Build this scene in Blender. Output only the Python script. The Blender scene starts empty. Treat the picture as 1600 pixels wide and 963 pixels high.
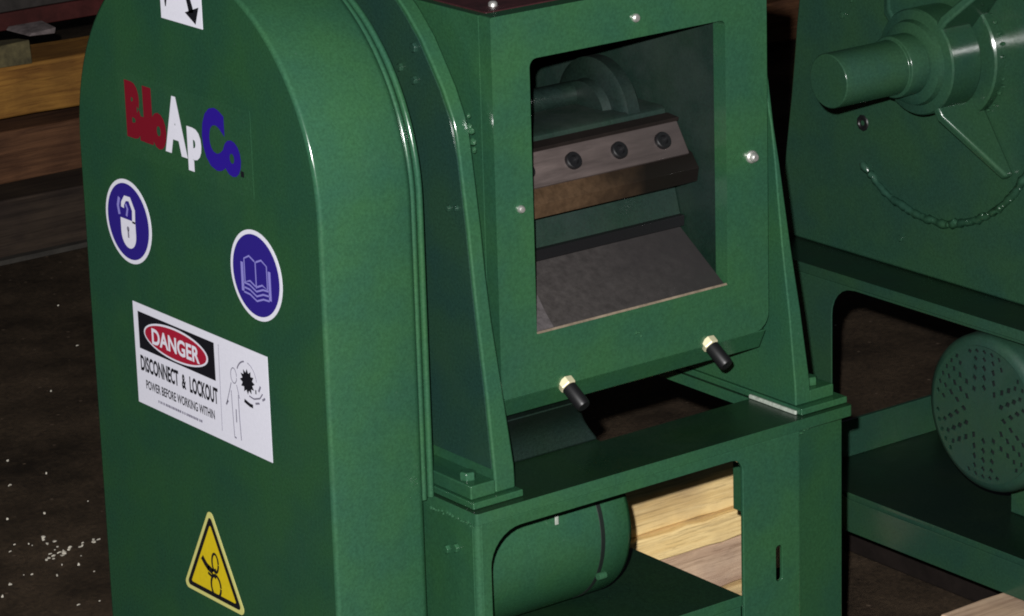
import bpy, bmesh, math, random
from mathutils import Vector, Matrix
random.seed(7)
PI = math.pi
scn = bpy.context.scene
col = scn.collection

# ---------------------------------------------------------------- camera, light, exposure
cam_d = bpy.data.cameras.new('camera')
cam = bpy.data.objects.new('camera', cam_d)
col.objects.link(cam)
cam.matrix_world = Matrix(((0.79651, 0.20115, -0.57018, -1.57634),
                           (-0.60391, 0.21921, -0.76630, -2.39164),
                           (-0.02916, 0.95472, 0.29608, 0.89207),
                           (0, 0, 0, 1)))
cam_d.sensor_fit = 'HORIZONTAL'
cam_d.sensor_width = 36.0
cam_d.lens = 36.0 * 5335.195 / 1600.0
cam_d.clip_start = 0.05
cam_d.clip_end = 100
scn.camera = cam

world = bpy.data.worlds.new('World')
scn.world = world
world.use_nodes = True
world.node_tree.nodes['Background'].inputs[0].default_value = (0.75, 0.85, 1.0, 1)
world.node_tree.nodes['Background'].inputs[1].default_value = 0.016

fl_d = bpy.data.lights.new('camera_flash', 'POINT')
fl_d.energy = 690
fl_d.shadow_soft_size = 0.012
fl_d.color = (1.0, 0.985, 0.97)
flash = bpy.data.objects.new('camera_flash', fl_d)
col.objects.link(flash)
flash.location = cam.matrix_world @ Vector((-0.055, 0.085, 0.02))

scn.view_settings.view_transform = 'Standard'
scn.view_settings.look = 'None'
scn.view_settings.exposure = 0
scn.view_settings.gamma = 1
scn.view_settings.use_curve_mapping = False
scn.cycles.filter_width = 1.9
scn.cycles.max_bounces = 6

# ---------------------------------------------------------------- materials
def mat(name, base, rough=0.5, metal=0.0, mottle=0.0, mscale=60.0, bump=0.0, bscale=300.0,
        spec=0.5, coat=0.0, stretch=None, dark=None, rvar=0.0):
    m = bpy.data.materials.new(name)
    m.use_nodes = True
    nt = m.node_tree
    b = nt.nodes['Principled BSDF']
    b.inputs['Base Color'].default_value = (*base, 1)
    b.inputs['Roughness'].default_value = rough
    b.inputs['Metallic'].default_value = metal
    b.inputs['Specular IOR Level'].default_value = spec
    b.inputs['Coat Weight'].default_value = coat
    b.inputs['Coat Roughness'].default_value = 0.12
    tc = nt.nodes.new('ShaderNodeTexCoord')
    mp = nt.nodes.new('ShaderNodeMapping')
    nt.links.new(tc.outputs['Object'], mp.inputs[0])
    if stretch:
        mp.inputs['Scale'].default_value = stretch
    if mottle:
        n = nt.nodes.new('ShaderNodeTexNoise')
        n.inputs['Scale'].default_value = mscale
        n.inputs['Detail'].default_value = 6
        n.inputs['Roughness'].default_value = 0.7
        nt.links.new(mp.outputs[0], n.inputs[0])
        r = nt.nodes.new('ShaderNodeValToRGB')
        d = dark or tuple(c * (1 - mottle) for c in base)
        l = tuple(min(1, c * (1 + mottle)) for c in base)
        r.color_ramp.elements[0].position = 0.34
        r.color_ramp.elements[1].position = 0.66
        r.color_ramp.elements[0].color = (*d, 1)
        r.color_ramp.elements[1].color = (*l, 1)
        nt.links.new(n.outputs[0], r.inputs[0])
        nt.links.new(r.outputs[0], b.inputs['Base Color'])
        if rvar:
            mr = nt.nodes.new('ShaderNodeMapRange')
            mr.inputs[1].default_value = 0.3
            mr.inputs[2].default_value = 0.7
            mr.inputs[3].default_value = rough - rvar
            mr.inputs[4].default_value = rough + rvar
            nt.links.new(n.outputs[0], mr.inputs[0])
            nt.links.new(mr.outputs[0], b.inputs['Roughness'])
    if bump:
        n2 = nt.nodes.new('ShaderNodeTexNoise')
        n2.inputs['Scale'].default_value = bscale
        n2.inputs['Detail'].default_value = 3
        nt.links.new(mp.outputs[0], n2.inputs[0])
        bp = nt.nodes.new('ShaderNodeBump')
        bp.inputs['Strength'].default_value = bump
        bp.inputs['Distance'].default_value = 0.002
        nt.links.new(n2.outputs[0], bp.inputs['Height'])
        nt.links.new(bp.outputs[0], b.inputs['Normal'])
    return m

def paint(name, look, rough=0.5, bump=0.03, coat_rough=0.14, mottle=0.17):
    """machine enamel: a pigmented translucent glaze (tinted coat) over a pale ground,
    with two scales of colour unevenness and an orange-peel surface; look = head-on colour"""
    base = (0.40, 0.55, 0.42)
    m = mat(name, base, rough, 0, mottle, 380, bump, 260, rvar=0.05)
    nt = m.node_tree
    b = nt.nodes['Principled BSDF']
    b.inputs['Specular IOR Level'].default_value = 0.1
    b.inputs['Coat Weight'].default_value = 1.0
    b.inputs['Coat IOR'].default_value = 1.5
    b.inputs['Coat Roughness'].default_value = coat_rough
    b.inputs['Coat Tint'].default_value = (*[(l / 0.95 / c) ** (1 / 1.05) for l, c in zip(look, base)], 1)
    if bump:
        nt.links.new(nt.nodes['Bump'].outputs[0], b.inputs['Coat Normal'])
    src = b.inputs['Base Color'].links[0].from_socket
    tc = nt.nodes['Texture Coordinate']
    n = nt.nodes.new('ShaderNodeTexNoise')
    n.inputs['Scale'].default_value = 14
    n.inputs['Detail'].default_value = 4
    nt.links.new(tc.outputs['Object'], n.inputs[0])
    mr = nt.nodes.new('ShaderNodeMapRange')
    mr.inputs[1].default_value = 0.35
    mr.inputs[2].default_value = 0.65
    nt.links.new(n.outputs[0], mr.inputs[0])
    mx = nt.nodes.new('ShaderNodeMix')
    mx.data_type = 'RGBA'
    mx.blend_type = 'MULTIPLY'
    mx.inputs['Factor'].default_value = 1
    r = nt.nodes.new('ShaderNodeValToRGB')
    r.color_ramp.elements[0].color = (0.86, 0.9, 1.06, 1)
    r.color_ramp.elements[1].color = (1.08, 1.06, 0.92, 1)
    nt.links.new(mr.outputs[0], r.inputs[0])
    nt.links.new(src, mx.inputs[6])
    nt.links.new(r.outputs[0], mx.inputs[7])
    # settled dust in sparse specks and faint smears
    vo = nt.nodes.new('ShaderNodeTexVoronoi')
    vo.inputs['Scale'].default_value = 95
    nt.links.new(tc.outputs['Object'], vo.inputs[0])
    sp = nt.nodes.new('ShaderNodeMapRange')
    sp.inputs[1].default_value = 0.10
    sp.inputs[2].default_value = 0.05
    nt.links.new(vo.outputs['Distance'], sp.inputs[0])
    sel = nt.nodes.new('ShaderNodeSeparateColor')
    nt.links.new(vo.outputs['Color'], sel.inputs[0])
    gt = nt.nodes.new('ShaderNodeMath')
    gt.operation = 'GREATER_THAN'
    gt.inputs[1].default_value = 0.93
    nt.links.new(sel.outputs[0], gt.inputs[0])
    mu = nt.nodes.new('ShaderNodeMath')
    mu.operation = 'MULTIPLY'
    nt.links.new(sp.outputs[0], mu.inputs[0])
    nt.links.new(gt.outputs[0], mu.inputs[1])
    sm = nt.nodes.new('ShaderNodeTexNoise')
    sm.inputs['Scale'].default_value = 5
    sm.inputs['Detail'].default_value = 8
    sm.inputs['Roughness'].default_value = 0.75
    nt.links.new(tc.outputs['Object'], sm.inputs[0])
    sr = nt.nodes.new('ShaderNodeMapRange')
    sr.inputs[1].default_value = 0.52
    sr.inputs[2].default_value = 0.80
    sr.inputs[4].default_value = 0.30
    nt.links.new(sm.outputs[0], sr.inputs[0])
    mxx = nt.nodes.new('ShaderNodeMath')
    mxx.operation = 'MAXIMUM'
    nt.links.new(mu.outputs[0], mxx.inputs[0])
    nt.links.new(sr.outputs[0], mxx.inputs[1])
    du = nt.nodes.new('ShaderNodeMix')
    du.data_type = 'RGBA'
    du.inputs[7].default_value = (0.62, 0.62, 0.60, 1)
    nt.links.new(mxx.outputs[0], du.inputs[0])
    nt.links.new(mx.outputs[2], du.inputs[6])
    nt.links.new(du.outputs[2], b.inputs['Base Color'])
    cr = nt.nodes.new('ShaderNodeMapRange')
    cr.inputs[1].default_value = 0.35
    cr.inputs[2].default_value = 0.75
    cr.inputs[3].default_value = coat_rough * 0.8
    cr.inputs[4].default_value = coat_rough * 1.9
    nt.links.new(sm.outputs[0], cr.inputs[0])
    nt.links.new(cr.outputs[0], b.inputs['Coat Roughness'])
    return m

def wood(name, base, dark, along=0):
    m = bpy.data.materials.new(name)
    m.use_nodes = True
    nt = m.node_tree
    b = nt.nodes['Principled BSDF']
    b.inputs['Roughness'].default_value = 0.75
    b.inputs['Specular IOR Level'].default_value = 0.25
    tc = nt.nodes.new('ShaderNodeTexCoord')
    mp = nt.nodes.new('ShaderNodeMapping')
    sc = [26, 26, 26]
    sc[along] = 1.6
    mp.inputs['Scale'].default_value = sc
    nt.links.new(tc.outputs['Object'], mp.inputs[0])
    n = nt.nodes.new('ShaderNodeTexNoise')
    n.inputs['Scale'].default_value = 3.2
    n.inputs['Detail'].default_value = 9
    n.inputs['Roughness'].default_value = 0.72
    n.inputs['Distortion'].default_value = 0.6
    nt.links.new(mp.outputs[0], n.inputs[0])
    r = nt.nodes.new('ShaderNodeValToRGB')
    r.color_ramp.elements[0].position = 0.3
    r.color_ramp.elements[1].position = 0.62
    r.color_ramp.elements[0].color = (*dark, 1)
    r.color_ramp.elements[1].color = (*base, 1)
    nt.links.new(n.outputs[0], r.inputs[0])
    # fine fibres and open cracks along the grain
    mp2 = nt.nodes.new('ShaderNodeMapping')
    sc2 = [150, 150, 150]
    sc2[along] = 3.0
    mp2.inputs['Scale'].default_value = sc2
    nt.links.new(tc.outputs['Object'], mp2.inputs[0])
    nf = nt.nodes.new('ShaderNodeTexNoise')
    nf.inputs['Scale'].default_value = 1.6
    nf.inputs['Detail'].default_value = 6
    nf.inputs['Roughness'].default_value = 0.8
    nt.links.new(mp2.outputs[0], nf.inputs[0])
    rf = nt.nodes.new('ShaderNodeValToRGB')
    rf.color_ramp.elements[0].position = 0.30
    rf.color_ramp.elements[1].position = 0.50
    rf.color_ramp.elements[0].color = (0.34, 0.28, 0.24, 1)
    rf.color_ramp.elements[1].color = (1, 1, 1, 1)
    nt.links.new(nf.outputs[0], rf.inputs[0])
    mf = nt.nodes.new('ShaderNodeMix')
    mf.data_type = 'RGBA'
    mf.blend_type = 'MULTIPLY'
    mf.inputs['Factor'].default_value = 0.75
    nt.links.new(r.outputs[0], mf.inputs[6])
    nt.links.new(rf.outputs[0], mf.inputs[7])
    # stains
    n3 = nt.nodes.new('ShaderNodeTexNoise')
    n3.inputs['Scale'].default_value = 9
    n3.inputs['Detail'].default_value = 5
    nt.links.new(tc.outputs['Object'], n3.inputs[0])
    r3 = nt.nodes.new('ShaderNodeValToRGB')
    r3.color_ramp.elements[0].position = 0.36
    r3.color_ramp.elements[1].position = 0.6
    r3.color_ramp.elements[0].color = (0.62, 0.6, 0.66, 1)
    r3.color_ramp.elements[1].color = (1, 1, 1, 1)
    nt.links.new(n3.outputs[0], r3.inputs[0])
    mx = nt.nodes.new('ShaderNodeMix')
    mx.data_type = 'RGBA'
    mx.blend_type = 'MULTIPLY'
    mx.inputs['Factor'].default_value = 1
    nt.links.new(mf.outputs[2], mx.inputs[6])
    nt.links.new(r3.outputs[0], mx.inputs[7])
    nt.links.new(mx.outputs[2], b.inputs['Base Color'])
    bp = nt.nodes.new('ShaderNodeBump')
    bp.inputs['Strength'].default_value = 0.35
    bp.inputs['Distance'].default_value = 0.003
    nt.links.new(nf.outputs[0], bp.inputs['Height'])
    nt.links.new(bp.outputs[0], b.inputs['Normal'])
    return m

def steel_fade(name, tan, black, span=(0.36, 0.45), stretch=None):  # colour darkens along x; reflection fade painted into the blade and clamp
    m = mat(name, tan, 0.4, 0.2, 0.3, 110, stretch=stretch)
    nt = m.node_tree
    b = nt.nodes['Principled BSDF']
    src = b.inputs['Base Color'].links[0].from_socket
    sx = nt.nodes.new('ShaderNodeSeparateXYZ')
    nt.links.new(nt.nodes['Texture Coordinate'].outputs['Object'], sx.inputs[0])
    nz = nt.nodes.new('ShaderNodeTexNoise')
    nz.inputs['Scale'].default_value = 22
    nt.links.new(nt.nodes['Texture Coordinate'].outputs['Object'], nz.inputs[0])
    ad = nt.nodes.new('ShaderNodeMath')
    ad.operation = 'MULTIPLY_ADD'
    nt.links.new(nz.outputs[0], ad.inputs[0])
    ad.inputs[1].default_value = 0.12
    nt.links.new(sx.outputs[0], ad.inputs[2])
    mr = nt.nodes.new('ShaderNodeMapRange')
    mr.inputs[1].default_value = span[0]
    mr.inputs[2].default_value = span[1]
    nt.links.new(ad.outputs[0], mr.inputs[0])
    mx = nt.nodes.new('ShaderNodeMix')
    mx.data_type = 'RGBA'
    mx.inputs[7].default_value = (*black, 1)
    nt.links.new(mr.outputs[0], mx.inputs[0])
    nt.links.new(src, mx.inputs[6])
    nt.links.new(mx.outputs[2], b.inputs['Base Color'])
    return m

GREEN = (0.0285, 0.0915, 0.0455)
M_green = paint('green_enamel', GREEN)
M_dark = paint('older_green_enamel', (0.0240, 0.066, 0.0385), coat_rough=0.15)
M_fan = paint('matt_green_fan_cover', (0.0175, 0.055, 0.035), coat_rough=0.45)
M_webshade = paint('teal_web_shade', (0.0215, 0.058, 0.0395), coat_rough=0.22, mottle=0.2)  # darker green for the leg web, its shade put into the colour
M_dull = paint('dull_dark_green', (0.0062, 0.0225, 0.0150), coat_rough=0.5, mottle=0.25)  # darker, duller green on parts inside the feed box
M_chute = paint('dark_chute_primer', (0.0090, 0.0200, 0.0155), coat_rough=0.35, mottle=0.3)
M_topshade = paint('green_enamel_top_shade', (0.0150, 0.042, 0.0210), coat_rough=0.3, mottle=0.3)  # darker copy of the green; shade of upward faces put into the colour
M_topshade2 = paint('older_enamel_top_shade', (0.0095, 0.026, 0.0145), coat_rough=0.3, mottle=0.3)  # same for the second machine: top-face shade painted as a darker copy
M_film = paint('green_under_clear_film', (0.0305, 0.0955, 0.0480), 0.5, 0.03, 0.12)
M_weld2 = paint('older_enamel_on_weld', (0.0220, 0.062, 0.0360), coat_rough=0.16)
M_weld = mat('painted_weld', GREEN, 0.22, 0, 0.1, 200, 0.3, 500)
M_steel = mat('bright_steel', (0.75, 0.74, 0.71), 0.45, 0.85, 0.2, 180)
M_zinc = mat('yellow_zinc', (0.95, 0.88, 0.58), 0.45, 0.5)
M_black = mat('black_oxide', (0.006, 0.006, 0.007), 0.45, 0.0)
M_knife = steel_fade('ground_knife_steel', (0.105, 0.083, 0.078), (0.045, 0.037, 0.037), (.34, .56), (0.12, 1, 1))  # reflection darkening to the right is put into this colour
M_blade = steel_fade('blade_reflection_brown_to_black', (0.078, 0.047, 0.026), (0.008, 0.006, 0.005))  # brown-to-black reflection gradient painted into the blade colour
M_rustedge = mat('brown_oiled_steel', (0.10, 0.055, 0.03), 0.4, 0.3, 0.4, 60)
M_tray = steel_fade('tray_steel', (0.064, 0.057, 0.055), (0.033, 0.030, 0.031), (.30, .52))  # tray colour, darker toward the right
M_palepatch = mat('pale_patch_steel', (0.125, 0.112, 0.115), 0.45, 0.3, 0.3, 120)
M_palegrey = mat('pale_grey', (0.34, 0.38, 0.33), 0.5, 0, 0.3, 200)
M_oilwood_shade = mat('oily_wood_and_clamp_shade', (0.010, 0.007, 0.006), 0.7, 0, 0.4, 20, spec=0.2)
M_groove = mat('dark_groove', (0.004, 0.009, 0.007), 0.6)
M_bare = mat('bare_steel_edge', (0.33, 0.26, 0.19), 0.4, 0.4, 0.3, 100)
M_redox = mat('dark_red_primer', (0.035, 0.008, 0.010), 0.55, 0, 0.4, 50)
M_darkpit = mat('dark_motor_inside', (0.006, 0.010, 0.010), 0.6)
M_white = mat('white_vinyl', (0.74, 0.74, 0.84), 0.4, 0, 0.03, 300)
M_ink = mat('black_ink', (0.008, 0.008, 0.012), 0.4)
M_grey = mat('grey_ink', (0.20, 0.19, 0.25), 0.4)
M_red = mat('danger_red', (0.36, 0.012, 0.035), 0.4)
M_logored = mat('logo_red', (0.17, 0.006, 0.016), 0.4)
M_logoblue = mat('logo_blue', (0.022, 0.008, 0.25), 0.4)
M_blue = mat('sticker_blue', (0.024, 0.014, 0.21), 0.4)
M_pale = mat('pale_blue_ink', (0.26, 0.24, 0.62), 0.4)
M_yellow = mat('sticker_yellow', (0.66, 0.50, 0.012), 0.4, 0, 0.05, 200)
M_cream = mat('pale_yellow_rim', (0.62, 0.60, 0.20), 0.4)
M_floor = mat('grimy_concrete', (0.054, 0.038, 0.026), 0.8, 0, 0.6, 7, 0.8, 60, spec=0.15)
def floor_mat():
    m = M_floor
    nt = m.node_tree
    b = nt.nodes['Principled BSDF']
    src = b.inputs['Base Color'].links[0].from_socket
    tc = nt.nodes['Texture Coordinate']
    g = nt.nodes.new('ShaderNodeTexNoise')
    g.inputs['Scale'].default_value = 130
    g.inputs['Detail'].default_value = 8
    g.inputs['Roughness'].default_value = 0.85
    nt.links.new(tc.outputs['Object'], g.inputs[0])
    r = nt.nodes.new('ShaderNodeValToRGB')
    r.color_ramp.elements[0].position = 0.36
    r.color_ramp.elements[1].position = 0.68
    r.color_ramp.elements[0].color = (0.45, 0.45, 0.45, 1)
    r.color_ramp.elements[1].color = (1.5, 1.45, 1.3, 1)
    nt.links.new(g.outputs[0], r.inputs[0])
    mx = nt.nodes.new('ShaderNodeMix')
    mx.data_type = 'RGBA'
    mx.blend_type = 'MULTIPLY'
    mx.inputs['Factor'].default_value = 1
    nt.links.new(src, mx.inputs[6])
    nt.links.new(r.outputs[0], mx.inputs[7])
    nt.links.new(mx.outputs[2], b.inputs['Base Color'])
    vo = nt.nodes.new('ShaderNodeTexVoronoi')
    vo.inputs['Scale'].default_value = 75
    nt.links.new(tc.outputs['Object'], vo.inputs[0])
    lt = nt.nodes.new('ShaderNodeMapRange')
    lt.inputs[1].default_value = 0.22
    lt.inputs[2].default_value = 0.12
    nt.links.new(vo.outputs['Distance'], lt.inputs[0])
    sc = nt.nodes.new('ShaderNodeSeparateColor')
    nt.links.new(vo.outputs['Color'], sc.inputs[0])
    g2 = nt.nodes.new('ShaderNodeMath')
    g2.operation = 'GREATER_THAN'
    g2.inputs[1].default_value = 0.90
    nt.links.new(sc.outputs[0], g2.inputs[0])
    m2 = nt.nodes.new('ShaderNodeMath')
    m2.operation = 'MULTIPLY'
    nt.links.new(lt.outputs[0], m2.inputs[0])
    nt.links.new(g2.outputs[0], m2.inputs[1])
    gr = nt.nodes.new('ShaderNodeMix')
    gr.data_type = 'RGBA'
    gr.inputs[7].default_value = (0.14, 0.10, 0.07, 1)
    nt.links.new(m2.outputs[0], gr.inputs[0])
    nt.links.new(mx.outputs[2], gr.inputs[6])
    nt.links.new(gr.outputs[2], b.inputs['Base Color'])
    bp = nt.nodes['Bump']
    nt.links.new(g.outputs[0], bp.inputs['Height'])
    bp.inputs['Distance'].default_value = 0.004
floor_mat()
M_lath = mat('dusty_lath', (0.034, 0.030, 0.025), 0.7, 0, 0.4, 30)
M_chip = mat('pale_wood_chip', (0.55, 0.51, 0.43), 0.5, 0, 0.3, 80)
M_tan = wood('fresh_pine', (0.92, 0.70, 0.34), (0.78, 0.54, 0.22))
M_tan2 = wood('greyed_pine', (0.66, 0.48, 0.33), (0.46, 0.30, 0.20))
M_orange = wood('orange_pine', (0.43, 0.215, 0.042), (0.20, 0.08, 0.017))
M_brown = wood('old_brown_timber', (0.165, 0.076, 0.036), (0.05, 0.021, 0.011))
M_darkbeam = wood('dark_weathered_timber', (0.052, 0.036, 0.025), (0.018, 0.012, 0.009))
M_redsteel = mat('dark_red_steel', (0.055, 0.012, 0.011), 0.5, 0, 0.4, 20)
M_soot = mat('sooty_steel', (0.030, 0.026, 0.024), 0.6, 0, 0.4, 30)
M_rag = mat('grey_offcut', (0.16, 0.13, 0.13), 0.8, 0, 0.5, 40)
M_rag2 = mat('olive_offcut', (0.085, 0.07, 0.03), 0.8, 0, 0.5, 40)

# ---------------------------------------------------------------- mesh helpers
def finish(bm, name, m, parent=None, bevel=0.0, smooth=True, ang=38, segs=2):
    bmesh.ops.recalc_face_normals(bm, faces=bm.faces)
    for f in bm.faces:
        f.smooth = smooth
    if smooth:
        for e in bm.edges:
            if e.tag or len(e.link_faces) != 2 or e.calc_face_angle(0) > math.radians(ang):
                e.smooth = False
    me = bpy.data.meshes.new(name)
    bm.to_mesh(me)
    bm.free()
    ms = m if isinstance(m, (list, tuple)) else [m]
    for q in ms:
        me.materials.append(q)
    o = bpy.data.objects.new(name, me)
    col.objects.link(o)
    if parent:
        o.parent = parent
    if bevel:
        bv = o.modifiers.new('edge_round', 'BEVEL')
        bv.width = bevel
        bv.segments = segs
        bv.limit_method = 'ANGLE'
        bv.angle_limit = math.radians(ang)
        bv.harden_normals = True
    return o

def shade_top(o, m):
    """upward faces get a darker colour, their grazing shade painted in"""
    o.data.materials.append(m)
    for p in o.data.polygons:
        if p.normal.z > .95:
            p.material_index = 1
    return o

def fill(bm, loops):
    """planar fill of an outline with holes; loops of 3D points"""
    es = []
    for lp in loops:
        vs = [bm.verts.new(p) for p in lp]
        for i in range(len(vs)):
            es.append(bm.edges.new((vs[i], vs[(i + 1) % len(vs)])))
    r = bmesh.ops.triangle_fill(bm, use_beauty=True, use_dissolve=False, edges=es)
    return [g for g in r['geom'] if isinstance(g, bmesh.types.BMFace)]

def prism(bm, loops, fn, t0, t1):
    """extrude 2D outline (+holes) from t0 to t1 along the axis that fn(a, b, t) maps t to"""
    if len(loops) == 1:
        v0 = [bm.verts.new(fn(a, b, t0)) for a, b in loops[0]]
        v1 = [bm.verts.new(fn(a, b, t1)) for a, b in loops[0]]
        bm.faces.new(v0)
        bm.faces.new(v1[::-1])
        n = len(v0)
        for i in range(n):
            bm.faces.new((v0[i], v0[(i + 1) % n], v1[(i + 1) % n], v1[i]))
        return bm
    fs = fill(bm, [[fn(a, b, t0) for a, b in lp] for lp in loops])
    r = bmesh.ops.extrude_face_region(bm, geom=fs)
    vec = Vector(fn(0, 0, t1)) - Vector(fn(0, 0, t0))
    nv = [g for g in r['geom'] if isinstance(g, bmesh.types.BMVert)]
    bmesh.ops.translate(bm, vec=vec, verts=nv)
    # extrude_face_region of a filled planar sheet keeps the first faces as the far cap
    have = sum(1 for f in bm.faces if f in fs)
    if not have:
        fill(bm, [[fn(a, b, t0) for a, b in lp] for lp in loops])
        bmesh.ops.remove_doubles(bm, verts=bm.verts, dist=1e-6)
    return bm

FXZ = lambda a, b, t: (a, t, b)      # outline in x,z, thickness along y
FYZ = lambda a, b, t: (t, a, b)      # outline in y,z, thickness along x
FXY = lambda a, b, t: (a, b, t)      # outline in x,y, thickness along z

def box(bm, x0, x1, y0, y1, z0, z1):
    return prism(bm, [[(x0, y0), (x1, y0), (x1, y1), (x0, y1)]], FXY, z0, z1)

def rrect(a0, a1, b0, b1, r=(0, 0, 0, 0), n=6):
    """rounded rectangle, radii at (a0b0, a1b0, a1b1, a0b1)"""
    out = []
    for (ca, cb, rr, st) in ((a0, b0, r[0], PI), (a1, b0, r[1], 1.5 * PI), (a1, b1, r[2], 0), (a0, b1, r[3], PI / 2)):
        sa = 1 if ca == a0 else -1
        sb = 1 if cb == b0 else -1
        if rr <= 0:
            out.append((ca, cb))
        else:
            for k in range(n + 1):
                t = st + PI / 2 * k / n
                out.append((ca + sa * rr + rr * math.cos(t), cb + sb * rr + rr * math.sin(t)))
    return out

def ring(c, axis, r, n, t):
    """n points on a circle about axis direction"""
    ax = Vector(axis).normalized()
    u = ax.orthogonal().normalized()
    v = ax.cross(u)
    return [Vector(c) + ax * t + (u * math.cos(2 * PI * k / n) + v * math.sin(2 * PI * k / n)) * r for k in range(n)]

def lathe(bm, c, axis, prof, n=40, cap=True):
    """prof: list of (radius, distance along axis)"""
    rows = [[bm.verts.new(p) for p in ring(c, axis, r, n, t)] for r, t in prof]
    for a, b in zip(rows, rows[1:]):
        for i in range(n):
            bm.faces.new((a[i], a[(i + 1) % n], b[(i + 1) % n], b[i]))
    if cap:
        bm.faces.new(rows[0][::-1])
        bm.faces.new(rows[-1])
    return bm

def tube(bm, pts, r, n=8):
    rows = []
    for i, p in enumerate(pts):
        a = Vector(pts[max(0, i - 1)])
        b = Vector(pts[min(len(pts) - 1, i + 1)])
        d = (b - a).normalized()
        rr = r[i] if isinstance(r, (list, tuple)) else r
        u = d.cross(Vector((0.31, 0.2, 0.93))).normalized()
        v = d.cross(u)
        rows.append([bm.verts.new(Vector(p) + (u * math.cos(2 * PI * k / n) + v * math.sin(2 * PI * k / n)) * rr) for k in range(n)])
    for a, b in zip(rows, rows[1:]):
        for i in range(n):
            bm.faces.new((a[i], a[(i + 1) % n], b[(i + 1) % n], b[i]))
    bm.faces.new(rows[0][::-1])
    bm.faces.new(rows[-1])
    return bm

def weld(bm, pts, r, step=0.006):
    """lumpy row of overlapping weld ripples along a path"""
    for i in range(len(pts) - 1):
        a, b = Vector(pts[i]), Vector(pts[i + 1])
        k = max(1, int((b - a).length / step))
        for j in range(k):
            p = a.lerp(b, (j + random.random() * 0.5) / k)
            q = Matrix.Translation(p + Vector((random.uniform(-1, .4), random.uniform(-1, 1), random.uniform(-1, 1))) * r * 0.9)
            s = r * random.uniform(0.7, 1.25)
            bmesh.ops.create_icosphere(bm, subdivisions=1, radius=1.0,
                                       matrix=q @ Matrix.Diagonal((s, s * random.uniform(.8, 1.3), s * random.uniform(.7, 1.2), 1)))
    return bm

def part(name, m, parent, build, bevel=0.0, **kw):
    bm = bmesh.new()
    build(bm)
    return finish(bm, name, m, parent, bevel, **kw)

def thing(name, label, cat, loc=(0, 0, 0), group=None):
    o = bpy.data.objects.new(name, None)
    col.objects.link(o)
    o.location = loc
    o['label'] = label
    o['category'] = cat
    if group:
        o['group'] = group
    return o

def tag(o, label, cat, group=None):
    o['label'] = label
    o['category'] = cat
    if group:
        o['group'] = group
    return o

def hexbolt(name, parent, c, axis, r, h, m, shank=None):
    def b(bm):
        lathe(bm, c, axis, [(r, 0), (r, h * 0.85), (r * 0.86, h)], 6)
    return part(name, m, parent, b, 0.0008)

# ================================================================ floor
FZ = -0.60
bm = bmesh.new()
bmesh.ops.create_grid(bm, x_segments=2, y_segments=2, size=30, matrix=Matrix.Translation((0, 6, FZ)))
fl = finish(bm, 'floor', M_floor, smooth=False)
fl['kind'] = 'structure'

# ================================================================ the chopper's frame, shared by both machines
DX = 0.7485                                    # the second machine stands this far along the row
LEG = [(-0.1900, -0.0365, 0.1510, 0.1745), (-0.1780, -0.0362, 0.151, 0.1745), (-0.1670, -0.0355, 0.151, 0.1745),
       (-0.0960, -0.0275, 0.151, 0.1700), (-0.0320, -0.0180, 0.151, 0.1672), (0.0130, -0.0125, 0.151, 0.1662),
       (0.0500, -0.0085, 0.151, 0.1662), (0.0850, -0.0035, 0.151, 0.1662), (0.1186, 0.0015, 0.151, 0.1662),
       (0.1380, 0.0045, 0.151, 0.1662), (0.1527, 0.0090, 0.151, 0.1662), (0.1780, 0.0225, 0.151, 0.1665),
       (0.1970, 0.0365, 0.151, 0.1668), (0.2192, 0.0530, 0.151, 0.1670), (0.2400, 0.0740, 0.151, 0.1670),
       (0.2600, 0.0990, 0.151, 0.1670), (0.2750, 0.1250, 0.151, 0.1670), (0.2850, 0.1600, 0.151, 0.1670),
       (0.2885, 0.1950, 0.151, 0.1670)]

def side_plate(bm, dx=0.0, mirror=None):
    rows = []
    for z, y, xl, xr in LEG:
        if mirror is not None:                  # right leg: flares outward below
            a, b = mirror - xr + 0.0, mirror - xl
            xl, xr = a, b
        yb = 0.415 - y
        rows.append([bm.verts.new(p) for p in ((xl + dx, y, z), (xr + dx, y, z), (xr + dx, yb, z), (xl + dx, yb, z))])
    for a, b in zip(rows, rows[1:]):
        for i in range(4):
            bm.faces.new((a[i], a[(i + 1) % 4], b[(i + 1) % 4], b[i]))
    bm.faces.new(rows[0][::-1])
    bm.faces.new(rows[-1])

def right_leg(bm, dx=0.0):
    xs = {-0.19: .5355, -0.1654: .5355, -0.0822: .5300, 0.0186: .5240, 0.0812: .5195, 0.3: .517}
    ks = sorted(xs)
    rows = []
    for z, y, _, _ in LEG:
        for i in range(len(ks) - 1):
            if ks[i] <= z <= ks[i + 1]:
                t = (z - ks[i]) / (ks[i + 1] - ks[i])
                xr = xs[ks[i]] * (1 - t) + xs[ks[i + 1]] * t
        xl = 0.5135 if z > 0.1 else 0.5160
        yb = 0.415 - y
        rows.append([bm.verts.new(p) for p in ((xl + dx, y, z), (xr + dx, y, z), (xr + dx, yb, z), (xl + dx, yb, z))])
    for a, b in zip(rows, rows[1:]):
        for i in range(4):
            bm.faces.new((a[i], a[(i + 1) % 4], b[(i + 1) % 4], b[i]))
    bm.faces.new(rows[0][::-1])
    bm.faces.new(rows[-1])

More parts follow.
